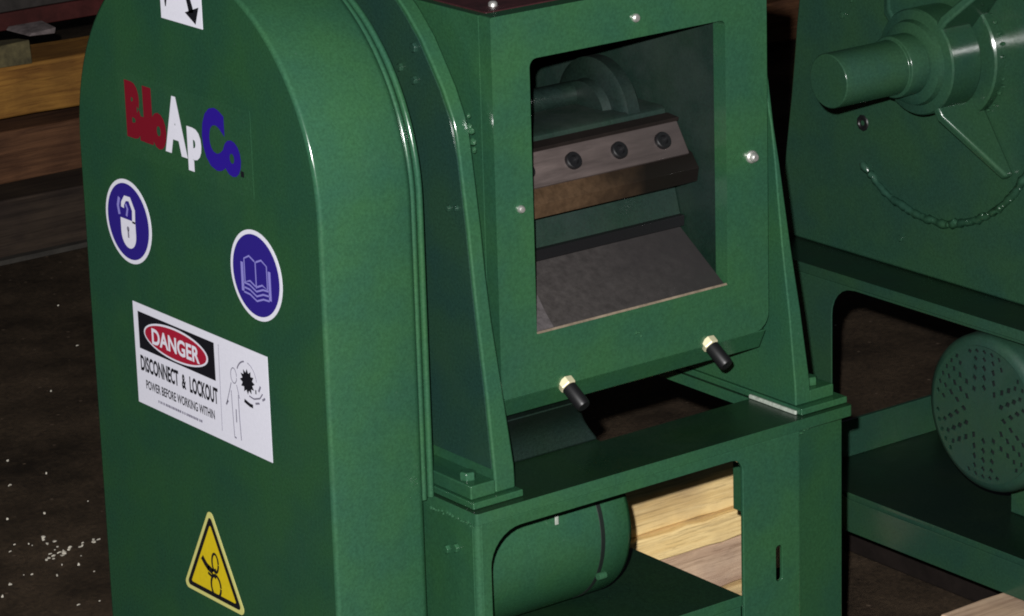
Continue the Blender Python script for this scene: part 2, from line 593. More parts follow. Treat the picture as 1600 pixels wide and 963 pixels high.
BASE = -0.497
def build_stand(root, dx, front_hole, left_hole, right_hole, M_green=None):
    x = lambda v: v + dx
    shade_top(part('table_top', M_green, root, lambda bm: prism(bm, [
        rrect(x(.1165), x(.5755), -.053, .430, (.003, .003, .003, .003), 3),
        [(x(.325), .028), (x(.497), .028), (x(.497), .24), (x(.325), .24)]], FXY, -.2085, -.1972), 0.0013), M_topshade2)
    out = [(x(.1195), BASE), (x(.5070), BASE), (x(.5070), -.2090), (x(.1195), -.2090)]
    part('front_panel', M_green, root, lambda bm: prism(bm, [out, front_hole], FXZ, -.0515, -.0475), 0.0009)
    part('corner_post', M_green, root, lambda bm: prism(bm, [[(x(.5076), -.0500), (x(.5120), -.0490), (x(.5745), -.0385), (x(.5745), -.0300), (x(.5076), -.0440)]], FXY, BASE, -.2090), 0.001)
    lp = [(-.0515, BASE), (.427, BASE), (.427, -.2090), (-.0515, -.2090)]
    part('side_panel', M_green, root, lambda bm: prism(bm, [lp] + ([left_hole] if left_hole else []), FYZ, x(.1170), x(.1190)), 0.0008)
    part('side_panel', M_green, root, lambda bm: prism(bm, [[(-.0290, BASE), (.427, BASE), (.427, -.2090), (-.0290, -.2090)], right_hole], FYZ, x(.5700), x(.5745)), 0.0008)

def feet(root, dx):
    x = lambda v: v + dx
    part('base_plate', M_green, root, lambda bm: box(bm, x(.1210), x(.1780), -.0430, .440, -.1970, -.1902), 0.0012)
    part('base_plate', M_green, root, lambda bm: box(bm, x(.5150), x(.5750), -.0460, .440, -.1970, -.1902), 0.0012)
    part('foot_flange', M_green, root, lambda bm: box(bm, x(.1235), x(.1515), -.0362, .440, -.1900, -.1765), 0.0015)
    part('foot_flange', M_green, root, lambda bm: box(bm, x(.5340), x(.5660), -.0362, .440, -.1900, -.1775), 0.0015)
    for (bx, by) in ((.1350, -.0165), (.5475, -.0215), (.1350, .40), (.5475, .40)):
        hexbolt('hex_bolt', root, (x(bx), by, -.1775), (0, 0, 1), .0078, .0085, M_green)

# ================================================================ MACHINE ONE
root = thing('scrap_chopper', 'green scrap chopper in front with a round-topped belt guard covered in safety stickers', 'machine', (0, 0, 0), 'green scrap choppers')

fh = [(.1327, -.455), (.4345, -.455)] + [(.4345 - .014 + .014 * math.cos(t), -.2195 - .014 + .014 * math.sin(t)) for t in [PI / 2 * k / 6 for k in range(7)]] + \
     [(.1327 + .036 + .036 * math.cos(t), -.2195 - .036 + .036 * math.sin(t)) for t in [PI / 2 + PI / 2 * k / 8 for k in range(9)]]
SLOT = [(.4802 + .0040 * math.cos(t), -.3250 + .0040 * math.sin(t)) for t in [PI * k / 8 for k in range(9)]] + \
       [(.4802 - .0040 * math.cos(t), -.3540 - .0040 * math.sin(t)) for t in [PI * k / 8 for k in range(9)]]
rh = [(.122, -.2120), (.400, -.2120), (.400, -.457), (-.005, -.457), (-.005, -.354), (.122, -.354)]
lh = rrect(.06, .297, -.457, -.2125, (.03, .03, .03, .03))

def build_stand_one():
    x = lambda v: v
    shade_top(part('table_top', M_green, root, lambda bm: prism(bm, [
        rrect(.1165, .5755, -.053, .430, (.003, .003, .003, .003), 3),
        [(.325, .028), (.5125, .028), (.5125, .30), (.325, .30)]], FXY, -.2085, -.1972), 0.0013), M_topshade)
    out = [(.1225, BASE), (.5070, BASE), (.5070, -.2090), (.1225, -.2090)]
    part('front_panel', M_green, root, lambda bm: prism(bm, [out, fh, SLOT], FXZ, -.0515, -.0475), 0.0009)
    # rounded bend joining the front panel to the left side panel
    arc = [(.1225 - .0055 * math.sin(t), -.0460 - .0055 * math.cos(t)) for t in [PI / 2 * k / 6 for k in range(7)]]
    part('corner_post', M_green, root, lambda bm: prism(bm, [arc + [(.1225, -.0475)]], FXY, BASE, -.2090))
    part('corner_post', M_green, root, lambda bm: prism(bm, [[(.5076, -.0500), (.5120, -.0490), (.5745, -.0385), (.5745, -.0300), (.5076, -.0440)]], FXY, BASE, -.2090), 0.001)
    lp = [(-.0455, BASE), (.427, BASE), (.427, -.2090), (-.0455, -.2090)]
    part('side_panel', M_green, root, lambda bm: prism(bm, [lp, lh], FYZ, .1170, .1190), 0.0006)
    part('side_panel', M_green, root, lambda bm: prism(bm, [[(-.0290, BASE), (.427, BASE), (.427, -.2090), (-.0290, -.2090)], rh], FYZ, .5700, .5745), 0.0008)
build_stand_one()
feet(root, 0)
part('foot_edge_strip', M_palegrey, root, lambda bm: box(bm, .5122, .5149, -.0400, .0290, -.1970, -.1930), 0.0008)  # thin pale strip beside the right base plate's inner edge
part('weld_bead', M_weld, root, lambda bm: weld(bm, [(.1168, -.050, -.2088), (.1168, .02, -.2088)], .0016, .004))
part('weld_bead', M_weld, root, lambda bm: weld(bm, [(.5080, -.0520, -.2095), (.5240, -.0500, -.2120)], .0020, .004))
for (by, bz) in ((-.0071, -.2433), (-.0213, -.2379)):
    hexbolt('hex_bolt', root, (.1170, by, bz), (-1, 0, 0), .0045, .004, M_green)

part('side_frame', M_green, root, lambda bm: side_plate(bm), 0.0025, ang=50)
part('side_frame', M_green, root, lambda bm: right_leg(bm), 0.0022, ang=50)
for (by, bz, r) in ((.0622, .2102, .006), (.0855, .188, .005), (.0641, .1797, .005), (.0178, .0695, .004), (.006, .0719, .004)):
    hexbolt('hex_bolt', root, (.1502, by, bz), (-1, 0, 0), r * .8, .004, M_webshade)
part('weld_bead', M_weld, root, lambda bm: weld(bm, [(.1690, .0095, .152), (.1690, .0035, .139), (.1690, .0015, .118)], .0028, .004))
part('bearing_collar', M_green, root, lambda bm: box(bm, .1668, .1783, .150, .30, -.11, .200), 0.001)
part('web_shade_plate', M_webshade, root, lambda bm: prism(bm, [[(y + .0030 if z < .12 else y + .0045, z - (.0015 if z > .12 else 0)) for z, y, _, _ in LEG if z > -.176] + [(.415 - y - .003, z) for z, y, _, _ in LEG[::-1] if z > -.176]], FYZ, .1500, .1511), ang=60)  # thin plate added to darken the leg's face; shade put into its colour

# ---- feed box
X0, X1 = .1785, .5005
YF = -.0145
win = rrect(.2200, .4500, -.0575, .2005, (.0015, .0015, .006, .008))
part('front_plate', M_green, root, lambda bm: prism(bm, [rrect(X0 - .0005, X1 + .0007, -.1125, .2447, (.006, .018, .002, .002)), win], FXZ, YF, .0030), 0.0016)
sw = [(.0034, -.1110), (.330, -.1110), (.330, .2440), (.0034, .2440)]
part('box_side', M_green, root, lambda bm: prism(bm, [sw], FYZ, X0, .1920), 0.0015)
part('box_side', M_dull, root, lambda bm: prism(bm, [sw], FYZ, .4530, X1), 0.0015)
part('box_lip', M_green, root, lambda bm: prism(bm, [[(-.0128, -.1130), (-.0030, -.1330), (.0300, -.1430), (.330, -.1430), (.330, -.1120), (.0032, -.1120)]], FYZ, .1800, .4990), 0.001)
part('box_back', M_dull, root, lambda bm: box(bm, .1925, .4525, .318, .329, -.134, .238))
part('box_top', M_redox, root, lambda bm: box(bm, .1880, .4950, .0050, .325, .2400, .2452), 0.001)
# ---- inside the box
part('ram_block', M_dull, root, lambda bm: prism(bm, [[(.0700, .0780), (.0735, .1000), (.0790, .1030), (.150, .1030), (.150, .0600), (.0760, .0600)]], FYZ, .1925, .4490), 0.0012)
part('knife_clamp', M_knife, root, lambda bm: prism(bm, [[(.0526, .0923), (.0345, .0640), (.0405, .0590), (.0680, .0780), (.0640, .0930)]], FYZ, .1930, .4455), 0.0008)
part('clamp_shade_strip', M_oilwood_shade, root, lambda bm: prism(bm, [[(.0530, .0918), (.0520, .0958), (.0690, .0975), (.0690, .0900)]], FYZ, .1930, .4475), 0.0005)  # dark strip added to paint in the shaded top of the clamp
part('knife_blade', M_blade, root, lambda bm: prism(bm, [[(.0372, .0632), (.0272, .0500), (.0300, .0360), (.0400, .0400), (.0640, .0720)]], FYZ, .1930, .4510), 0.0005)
nrm = Vector((0, -.0283, .0181)).normalized()
nrm = Vector((0, -.842, .539))
for bx in (.2080, .2560, .3110, .3660, .4190):
    c = Vector((bx, .0437, .0785))
    so = part('socket_screw', M_black, root, lambda bm: lathe(bm, c - nrm * .001, nrm, [(.0084, 0), (.0084, .0048), (.0076, .0058), (.0046, .0058), (.0043, .0020), (.0005, .0019)], 20))
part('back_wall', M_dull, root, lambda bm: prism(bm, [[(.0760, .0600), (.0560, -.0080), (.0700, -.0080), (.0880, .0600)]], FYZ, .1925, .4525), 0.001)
part('feed_ramp', M_tray, root, lambda bm: prism(bm, [[(-.0128, -.0560), (.0520, -.0127), (.0580, -.0220), (-.0030, -.0640)]], FYZ, .1930, .4470), 0.0006)
part('pale_patch', M_palepatch, root, lambda bm: bm.faces.new([bm.verts.new(p) for p in ((.2205, .0160, -.0363), (.2480, .0200, -.0336), (.2440, .0050, -.0436), (.2410, -.0125, -.0554), (.2205, -.0125, -.0554))]))  # paler patch laid over the ramp's left corner
part('ramp_edge', M_bare, root, lambda bm: prism(bm, [[(-.0146, -.0574), (-.0129, -.0556), (-.0060, -.0612), (-.0080, -.0630)]], FYZ, .2206, .4494), 0.0004)
part('bed_knife', M_black, root, lambda bm: prism(bm, [[(.0515, -.0128), (.0510, -.0020), (.0650, -.0020), (.0650, -.0128)]], FYZ, .1930, .4520), 0.0006)
part('rotor_shaft', M_chute, root, lambda bm: lathe(bm, (.195, .150, .110), (1, 0, 0), [(.013, 0), (.013, .256)], 32))
for xx, r in ((.405, .0560), (.250, .0500)):
    part('rotor_disc', M_chute, root, lambda bm: lathe(bm, (xx, .131, .092), (1, 0, 0), [(.020, -.014), (.034, -.013), (.036, -.004), (r - .006, -.003), (r, 0), (r, .014), (.03, .015)], 48))
# ---- screws and grease points on the front plate
for (sx, sz, r, mm) in ((.2052, .0645, .0036, M_steel), (.3422, .2194, .0040, M_steel)):
    part('screw', mm, root, lambda bm: lathe(bm, (sx, YF + .0005, sz), (0, -1, 0), [(r, 0), (r, .003), (r * .7, .0045), (r * .2, .0047)], 16))
part('screw', M_steel, root, lambda bm: lathe(bm, (.4801, YF + .0005, .0635), (0, -1, 0), [(.0062, 0), (.0062, .003), (.0052, .0042), (.0048, .0034), (.0046, .0065), (.0030, .0085)], 16))
part('screw', M_steel, root, lambda bm: lathe(bm, (.2088, .0225, .2450), (0, 0, 1), [(.0042, 0), (.0042, .003), (.0026, .0046)], 16))
part('weld_bead', M_weld, root, lambda bm: weld(bm, [(.3350, YF, -.0790), (.3420, YF, -.0840), (.3395, YF, -.0900)], .0018, .004))
# ---- the two clamp studs under the box
ax = Vector((.05, -.80, -.55)).normalized()
for sx, sz in ((.2526, -.1113), (.4257, -.1097)):
    c = Vector((sx, -.0120, sz))
    st = part('clamp_stud', M_black, root, lambda bm: lathe(bm, c, ax, [(.0062, -.004), (.0062, .0070), (.0072, .0074), (.0072, .0295), (.0060, .0318)], 20))
    part('nut', M_zinc, st, lambda bm: lathe(bm, c, ax, [(.0086, -.001), (.0086, .0060), (.0074, .0072)], 6), 0.0006)
# ---- chute panel under the box
def chute(bm):
    n = 8
    rows = []
    for k in range(n + 1):
        t = k / n
        z = -.1968 + .0568 * t
        y = .0310 - .0300 * t + .012 * math.sin(PI * t)      # bulges back, leaning out above
        rows.append([bm.verts.new(p) for p in ((.180, y, z), (.3260 - .041 * t, y, z), (.3260 - .041 * t, y + .10, z), (.180, y + .10, z))])
    for a, b in zip(rows, rows[1:]):
        for i in range(4):
            bm.faces.new((a[i], a[(i + 1) % 4], b[(i + 1) % 4], b[i]))
    bm.faces.new(rows[0][::-1])
    bm.faces.new(rows[-1])
part('chute', M_chute, root, chute, 0.003)

# ---- belt guard
def bead(x, o, r):
    return [(x - r * math.cos(PI * k / 8), o + r * math.sin(PI * k / 8)) for k in range(9)]
YC, ZC, R = .2110, .0830, .2075
def guard(bm, prof, low):
    path = []
    zs = sorted({z for z in (-.45, -.30, low, -.10, .02) if z >= low})
    for z in zs:
        path.append((Vector((0, YC - R, z)), Vector((0, -1, 0))))
    for k in range(0, 49):
        t = PI - PI * k / 48
        d = Vector((0, math.cos(t), math.sin(t)))
        path.append((Vector((0, YC, ZC)) + d * R, d))
    for z in zs[::-1]:
        path.append((Vector((0, YC + R, z)), Vector((0, 1, 0))))
    rows = [[bm.verts.new((x, (p + n * o).y, (p + n * o).z)) for x, o in prof] for p, n in path]
    for a, b in zip(rows, rows[1:]):
        for i in range(len(prof) - 1):
            bm.faces.new((a[i], b[i], b[i + 1], a[i + 1]))
    caps = [bm.faces.new([r[0] for r in rows]), bm.faces.new([r[-1] for r in rows][::-1])]
    for c in caps:
        for e in c.edges:
            e.tag = True
    n = len(prof)
    bm.faces.new(rows[0])
    bm.faces.new(rows[-1][::-1])
gd = part('belt_guard', M_green, root, lambda bm: guard(bm, [(0, -.0040), (.0003, -.0026), (.0012, -.0012), (.0024, -.0004), (.0040, 0), (.0930, 0), (.0955, -.0003), (.0978, -.0013), (.0995, -.0028), (.1004, -.0046), (.1006, -.0070)], -.590), ang=42)
part('guard_flange', M_green, gd, lambda bm: guard(bm, [(.1000, -.0200)] + bead(.1036, -.0066, .0030) + bead(.1134, -.0092, .0031) + [(.1165, -.025)], -.1965), ang=60)

# ---- stickers: a = distance to the right (minus y), b = height; each layer a hair prouder
def FS(off):
    return lambda a, b, t: (-(off + t), -a, b)
def sticker(name, m, loop, parent, t=.0004):
    bm = bmesh.new()
    prism(bm, [loop], FS(0.0), 0.00005, t)
    return finish(bm, name, m, parent, smooth=False)
def flat(bm, loops, off=.0006):
    if len(loops) == 1:
        bm.faces.new([bm.verts.new(FS(0)(a, b, off)) for a, b in loops[0]])
    else:
        fill(bm, [[FS(0)(a, b, off) for a, b in lp] for lp in loops])
def printed(name, m, parent, loops_list, off=.0006):
    bm = bmesh.new()
    for lp in loops_list:
        flat(bm, lp, off)
    return finish(bm, name, m, parent, smooth=False)
def ell(ca, cb, ra, rb, n=40, t0=0.0, t1=2 * PI, rot=0.0):
    k = n if abs(t1 - t0 - 2 * PI) < 1e-6 else n + 1
    return [(ca + ra * math.cos(t0 + (t1 - t0) * i / n), cb + rb * math.sin(t0 + (t1 - t0) * i / n)) for i in range(k)]
def stroke(pts, w):
    """a polyline as a ribbon outline; w may vary"""
    L, Rr = [], []
    for i, p in enumerate(pts):
        a = pts[max(0, i - 1)]
        b = pts[min(len(pts) - 1, i + 1)]
        dx, dy = b[0] - a[0], b[1] - a[1]
        l = math.hypot(dx, dy) or 1
        ww = (w[i] if isinstance(w, (list, tuple)) else w) / 2
        L.append((p[0] - dy / l * ww, p[1] + dx / l * ww))
        Rr.append((p[0] + dy / l * ww, p[1] - dx / l * ww))
    return [L + Rr[::-1]]
def lettering(name, s, a0, a1, b0, b1, m, parent, off=.0006, bold=0.0, shear=0.0):
    """text fitted to the box a0..a1, b0..b1"""
    cu = bpy.data.curves.new(name, 'FONT')
    cu.body = s
    cu.size = 1
    cu.offset = bold
    cu.resolution_u = 4
    cu.fill_mode = 'FRONT'
    tmp = bpy.data.objects.new(name + '_curve', cu)
    col.objects.link(tmp)
    dg = bpy.context.evaluated_depsgraph_get()
    me = bpy.data.meshes.new_from_object(tmp.evaluated_get(dg))
    bpy.data.objects.remove(tmp)
    bpy.data.curves.remove(cu)
    xs = [v.co.x for v in me.vertices]
    ys = [v.co.y for v in me.vertices]
    x0, x1, y0, y1 = min(xs), max(xs), min(ys), max(ys)
    for v in me.vertices:
        a = a0 + (v.co.x - x0) / (x1 - x0) * (a1 - a0)
        b = b0 + (v.co.y - y0) / (y1 - y0) * (b1 - b0)
        v.co = FS(0)(a, b, off)
    me.materials.clear()
    me.materials.append(m)
    me.name = name
    o = bpy.data.objects.new(name, me)
    col.objects.link(o)
    o.parent = parent
    return o

# danger sign
ds = sticker('danger_sign', M_white, [(-.3345, -.1603), (-.0998, -.1603), (-.0998, -.0585), (-.3345, -.0585)], root)
printed('black_panel', M_ink, ds, [[[(-.3258, -.1038), (-.1903, -.1038), (-.1903, -.0665), (-.3258, -.0665)]]], .0006)
printed('oval_rim', M_white, ds, [[ell(-.2585, -.0852, .0572, .0166)]], .0009)
printed('oval', M_red, ds, [[ell(-.2585, -.0852, .0548, .0146)]], .0012)
lettering('danger_word', 'DANGER', -.3005, -.2155, -.0938, -.0775, M_white, ds, .0015, .03)
lettering('warning_line', 'DISCONNECT', -.3258, -.2572, -.1262, -.1102, M_ink, ds, .0007, .035)
lettering('warning_line', '&', -.2515, -.2440, -.1262, -.1115, M_ink, ds, .0007, .035)
lettering('warning_line', 'LOCKOUT', -.2375, -.1880, -.1268, -.1106, M_ink, ds, .0007, .035)
lettering('warning_line', 'POWER BEFORE WORKING WITHIN', -.3180, -.1955, -.1432, -.1340, M_ink, ds, .0007, .022)
small = []
a = -.2970
while a < -.2200:
    w = random.uniform(.0012, .0030)
    small.append([[(a, -.1522), (a + w, -.1522), (a + w, -.1496), (a, -.1496)]])
    a += w + random.choice((.0006, .0006, .0016))
printed('fine_print', M_grey, ds, small, .0007)
printed('divider', M_grey, ds, [stroke([(-.1822, -.066), (-.1836, -.151)], .0007)], .0007)
pict = []
pict.append(stroke(ell(-.1583, -.0905, .0050, .0075, 16, 0, PI * 1.95), .0010))          # head
pict.append(stroke([(-.1632, -.0985), (-.1668, -.1070), (-.1722, -.1195)], .0011))       # arm
pict.append(stroke([(-.1700, -.1175), (-.1740, -.1225)], .0022))
pict.append(stroke([(-.1640, -.1060), (-.1632, -.1290), (-.1622, -.1515)], .0010))       # legs
pict.append(stroke([(-.1540, -.0985), (-.1500, -.1110)], .0010))
pict.append(stroke([(-.1522, -.1080), (-.1520, -.1290), (-.1508, -.1520)], .0012))
pict.append(stroke([(-.1572, -.1230), (-.1574, -.1360)], .0016))
pict.append(stroke([(-.1622, -.1515), (-.1590, -.1518)], .0016))
printed('pictogram_outline', M_grey, ds, pict, .0007)
burst = []
for k in range(24):
    t = 2 * PI * k / 24
    rr = (1.0 if k % 2 == 0 else .68)
    burst.append((-.1352 + .0125 * rr * math.cos(t), -.0908 + .0125 * rr * math.sin(t)))
bl = [[burst]]
bl.append(stroke([(-.1215 + .0035 * i * 0, -.0955 - 0.004 * i) for i in range(2)], .0018))
bl.append(stroke([(-.1420, -.1105), (-.1330, -.1128), (-.1275, -.1130)], .0036))
printed('burst', M_ink, ds, bl, .0007)
arcs = [stroke(ell(-.1362, -.0905, .0172, .0185, 18, .55 * PI, .85 * PI), .0016),
        stroke(ell(-.1362, -.0905, .0172, .0185, 18, .05 * PI, .45 * PI), .0008),
        stroke([(-.1100, -.0965), (-.1150, -.1020), (-.1250, -.1050), (-.1330, -.1040)], .0016),
        stroke([(-.1130, -.0900), (-.1165, -.0960)], .0024),
        stroke([(-.1060, -.1000), (-.1110, -.1030)], .0022),
        stroke([(-.1230, -.1090), (-.1160, -.1070)], .0020)]
printed('pictogram_arcs', M_grey, ds, arcs, .0008)

# round stickers
def disc_sticker(name, y, z, r):
    o = sticker(name, M_white, ell(-y, z, r, r, 48), root)
    printed('blue_disc', M_blue, o, [[ell(-y, z, r * .905, r * .905, 48)]], .0006)
    return o
lk = disc_sticker('padlock_sticker', .3324, .0206, .0414)
cy, cz = -.3324, .0206
body = [(cy - .0135, cz + .0020), (cy + .0135, cz + .0020)] + [(cy + .0135 * math.cos(t), cz - .0120 - .0145 * math.sin(t)) for t in [PI * k / 12 for k in range(13)]]
printed('padlock', M_white, lk, [[body], stroke([(cy + .0105, cz + .0000), (cy + .0115, cz + .0130), (cy + .0050, cz + .0230), (cy - .0030, cz + .0225), (cy - .0080, cz + .0165), (cy - .0085, cz + .0125)], .0055)], .0009)
printed('padlock_arrow', M_pale, lk, [stroke([(cy - .0150, cz + .0045), (cy - .0170, cz + .0130), (cy - .0140, cz + .0215)], .0040), stroke([(cy - .0020, cz + .0050), (cy + .0005, cz + .0125), (cy - .0025, cz + .0170)], .0030)], .0009)
printed('keyhole', M_grey, lk, [[ell(cy, cz - .0070, .0024, .0024, 12)], stroke([(cy, cz - .0080), (cy, cz - .0160)], .0028)], .0012)
bk = disc_sticker('manual_sticker', .1107, .0160, .0424)
cy, cz = -.1107, .0160
ow = .0017
left = [(cy - .0012, cz + .0130), (cy - .0100, cz + .0165), (cy - .0185, cz + .0125), (cy - .0185, cz - .0095), (cy - .0100, cz - .0070), (cy - .0012, cz - .0105)]
right = [(2 * cy - a, b) for a, b in left]
printed('open_book', M_pale, bk, [stroke(left, ow), stroke(right, ow), stroke([(cy, cz + .0130), (cy, cz - .0120)], ow)] +
        [stroke([(cy - .0210, cz - .0085 - d), (cy - .0110, cz - .0090 - d), (cy, cz - .0130 - d), (cy + .0110, cz - .0090 - d), (cy + .0210, cz - .0085 - d)], ow) for d in (.0020, .0065, .0110)] +
        [stroke([(cy - .0225, cz + .0085), (cy - .0225, cz - .0190)], .0042), stroke([(cy + .0225, cz + .0085), (cy + .0225, cz - .0190)], .0042)], .0009)

# logo lettering straight on the guard, on a clear film
film = sticker('clear_film', M_film, [(-.3360, .0880), (-.1075, .0880), (-.1075, .1690), (-.3360, .1690)], root, .0003)
lettering('logo_letter', 'B', -.3236, -.2955, .1062, .1610, M_logored, film, .0006, .07)
lettering('logo_letter', 'l', -.2915, -.2760, .1060, .1605, M_logored, film, .0006, .07)
lettering('logo_letter', 'o', -.2790, -.2520, .1040, .1390, M_logored, film, .0008, .07)
printed('logo_letter', M_logored, film, [[[(-.3000, .1062), (-.2880, .1062), (-.2880, .1300), (-.3000, .1300)]]], .0005)
lettering('logo_letter', 'A', -.2545, -.2160, .1048, .1600, M_white, film, .0010, .06)
lettering('logo_letter', 'p', -.2155, -.1915, .0942, .1360, M_white, film, .0009, .07)
lettering('logo_letter', 'C', -.1895, -.1505, .1030, .1615, M_logoblue, film, .0008, .07)
lettering('logo_letter', 'o', -.1555, -.1255, .1022, .1360, M_logoblue, film, .0007, .07)
printed('logo_period', M_ink, film, [[[(-.1270, .1050), (-.1215, .1050), (-.1215, .1105), (-.1270, .1105)]]], .0007)

# yellow triangle
def rtri(ga, gb, s, r, n=6):
    """rounded triangle about its centre; s = circumradius along a / b"""
    P = [(ga, gb + s), (ga - s * .866, gb - s * .5), (ga + s * .866, gb - s * .5)]
    out = []
    for i in range(3):
        p = P[i]
        d = Vector((ga - p[0], gb - p[1]))
        d.normalize()
        c = Vector(p) + d * (2 * r)
        mid = math.atan2(-d.y, -d.x)
        for k in range(n + 1):
            t = mid - PI / 3 + 2 * PI / 3 * k / n
            out.append((c.x + r * math.cos(t), c.y + r * math.sin(t)))
    return out
ta, tb = -.2156, -.2995
tr = sticker('pinch_point_sticker', M_cream, rtri(ta, tb, .0640, .0055), root)
printed('triangle_border', M_ink, tr, [[rtri(ta, tb, .0560, .0035)]], .0006)
printed('triangle_field', M_yellow, tr, [[rtri(ta, tb, .0460, .0015)]], .0009)
printed('arm', M_ink, tr, [stroke([(ta - .0175, tb + .0085), (ta - .0120, tb + .0035), (ta - .0060, tb - .0005)], .0060),
                           stroke([(ta - .0080, tb + .0010), (ta + .0010, tb - .0020)], .0065),
                           stroke([(ta - .0010, tb - .0010), (ta + .0070, tb + .0020)], .0026),
                           stroke([(ta - .0010, tb - .0040), (ta + .0060, tb - .0070)], .0026),
                           stroke([(ta - .0010, tb - .0070), (ta - .0080, tb - .0050)], .0030)], .0012)
printed('rollers', M_ink, tr, [stroke(ell(ta + .0060, tb + .0085, .0055, .0095, 20, 0, 1.98 * PI), .0027),
                               stroke(ell(ta + .0055, tb - .0150, .0085, .0110, 20, 0, 1.98 * PI), .0030)], .0013)
# rotation arrow sticker at the top
ar = sticker('rotation_sticker', M_white, [(-.2490, .2315), (-.1785, .2315), (-.1785, .2900), (-.2490, .2900)], root)
printed('rotation_arrow', M_ink, ar, [stroke([(-.2080, .2690), (-.2010, .2580), (-.1970, .2480), (-.1962, .2440)], [.0060, .0072, .0082, .0085]),
                                      [[(-.2070, .2430), (-.1830, .2510), (-.1895, .2342)]],
                                      stroke([(-.2320, .2700), (-.2375, .2580), (-.2398, .2480), (-.2400, .2435)], [.0052, .0045, .0034, .0015])], .0007)

# ---- motor in the stand
mroot = part('motor_body', M_green, root, lambda bm: lathe(bm, (.1400, .1035, -.2950), (1, 0, 0),
        [(.060, 0), (.0800, .004), (.0815, .012), (.0815, .1780), (.0770, .1786), (.0770, .1826), (.0815, .1832), (.0815, .2110), (.0790, .2170), (.0700, .2200), (.03, .2205)], 56), ang=50)
part('motor_seam_shade_ring', M_groove, root, lambda bm: lathe(bm, (.1400, .1035, -.2950), (1, 0, 0), [(.0812, .1776), (.0819, .1782), (.0819, .1826), (.0812, .1832)], 56))  # dark ring added; the seam groove's shade put into its colour
part('motor_tie_bolt', M_weld, root, lambda bm: lathe(bm, (.300, .1035 - .0745, -.2950 - .0400), (1, 0, 0), [(.0035, .018), (.0038, .019), (.0038, .027), (.0020, .029)], 10))
part('name_tab', M_palegrey, root, lambda bm: box(bm, .262, .266, .0205, .0218, -.2650, -.2560), 0.0004)
shade_top(part('motor_plate', M_green, root, lambda bm: box(bm, .125, .4640, -.0145, .300, -.3920, -.3800), 0.001), M_topshade)
part('front_rail', M_green, root, lambda bm: box(bm, .125, .4640, -.0130, -.0060, -.4570, -.3922), 0.001)

# ================================================================ MACHINE TWO (no guard fitted)
root2 = thing('scrap_chopper', 'darker green scrap chopper behind at the right without a guard, bare shaft stub showing', 'machine', (DX, 0, 0), 'green scrap choppers')
def local(o):
    return o
R2 = bpy.data.objects.new('pivot', None)         # replaced below: parts are built in place and re-based on root2
fh2 = [(x + DX, z) for x, z in fh]
lh2 = rrect(-.0385, .2970, -.4580, -.2120, (.002, .03, .036, .03))
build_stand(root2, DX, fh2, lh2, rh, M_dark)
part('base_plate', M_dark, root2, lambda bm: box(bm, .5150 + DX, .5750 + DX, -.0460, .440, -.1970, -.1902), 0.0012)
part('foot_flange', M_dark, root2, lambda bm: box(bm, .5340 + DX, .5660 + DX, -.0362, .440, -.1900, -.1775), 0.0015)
def plate2(bm):
    rows = []
    for z, y, xl, xr in LEG:
        if z == -0.19:
            z = -0.1970
        y = y if z < .12 else y
        rows.append([bm.verts.new(p) for p in ((.9270, y, z), (.9450, y, z), (.9450, .415 - y, z), (.9270, .415 - y, z))])
    for a, b in zip(rows, rows[1:]):
        for i in range(4):
            bm.faces.new((a[i], a[(i + 1) % 4], b[(i + 1) % 4], b[i]))
    bm.faces.new(rows[0][::-1])
    bm.faces.new(rows[-1])
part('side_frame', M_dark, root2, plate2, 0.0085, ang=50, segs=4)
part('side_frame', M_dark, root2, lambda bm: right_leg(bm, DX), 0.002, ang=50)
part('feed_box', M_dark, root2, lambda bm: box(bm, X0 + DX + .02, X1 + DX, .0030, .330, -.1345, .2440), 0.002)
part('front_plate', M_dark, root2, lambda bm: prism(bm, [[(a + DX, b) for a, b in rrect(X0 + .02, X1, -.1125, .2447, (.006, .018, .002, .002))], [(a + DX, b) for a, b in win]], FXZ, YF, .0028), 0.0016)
HC = Vector((.9268, .1650, .0620))
part('shaft', M_dark, root2, lambda bm: lathe(bm, HC, (-1, 0, 0), [(.0330, .05), (.0330, .0960), (.0324, .0970), (.0292, .0976), (.0290, .0984), (.0290, .1835), (.0282, .1850)], 48), 0.0008)
part('hub', M_dark, root2, lambda bm: lathe(bm, HC, (-1, 0, 0), [(.0700, -.002), (.0700, .0105), (.0680, .0125), (.0480, .0130), (.0470, .0210), (.0570, .0216), (.0570, .0600), (.0555, .0620), (.0460, .0640), (.0440, .0700), (.0360, .0730), (.0330, .0730)], 56), ang=30)
for (uy, uz) in ((-.560, -.828), (-.62, .785), (.70, .714)):
    def rib(bm):
        u = Vector((0, uy, uz))
        w = Vector((0, -uz, uy)) * .0055
        P = [HC + Vector((.001, 0, 0)) + u * .045, HC + Vector((.001, 0, 0)) + u * .146, HC - Vector((.010, 0, 0)) + u * .146, HC - Vector((.062, 0, 0)) + u * .066, HC - Vector((.062, 0, 0)) + u * .045]
        a = [bm.verts.new(p + w) for p in P]
        b = [bm.verts.new(p - w) for p in P]
        bm.faces.new(a)
        bm.faces.new(b[::-1])
        for i in range(5):
            bm.faces.new((a[i], a[(i + 1) % 5], b[(i + 1) % 5], b[i]))
    part('gusset_rib', M_dark, root2, rib, 0.0040, segs=4)
wc = (.9262, .2000, .0320)
def ring_weld(bm):
    P = [(wc[0] + random.uniform(-.0010, .0006), wc[1] + (.163 + random.uniform(-.0016, .0016)) * math.cos(t), wc[2] + (.163 + random.uniform(-.0016, .0016)) * math.sin(t)) for t in [PI * (1.12 + .62 * k / 70) for k in range(71)]]
    tube(bm, P, [random.uniform(.0036, .0056) for _ in P], 8)
    weld(bm, P, .0026, .0050)
part('weld_bead', M_weld2, root2, ring_weld, ang=50)
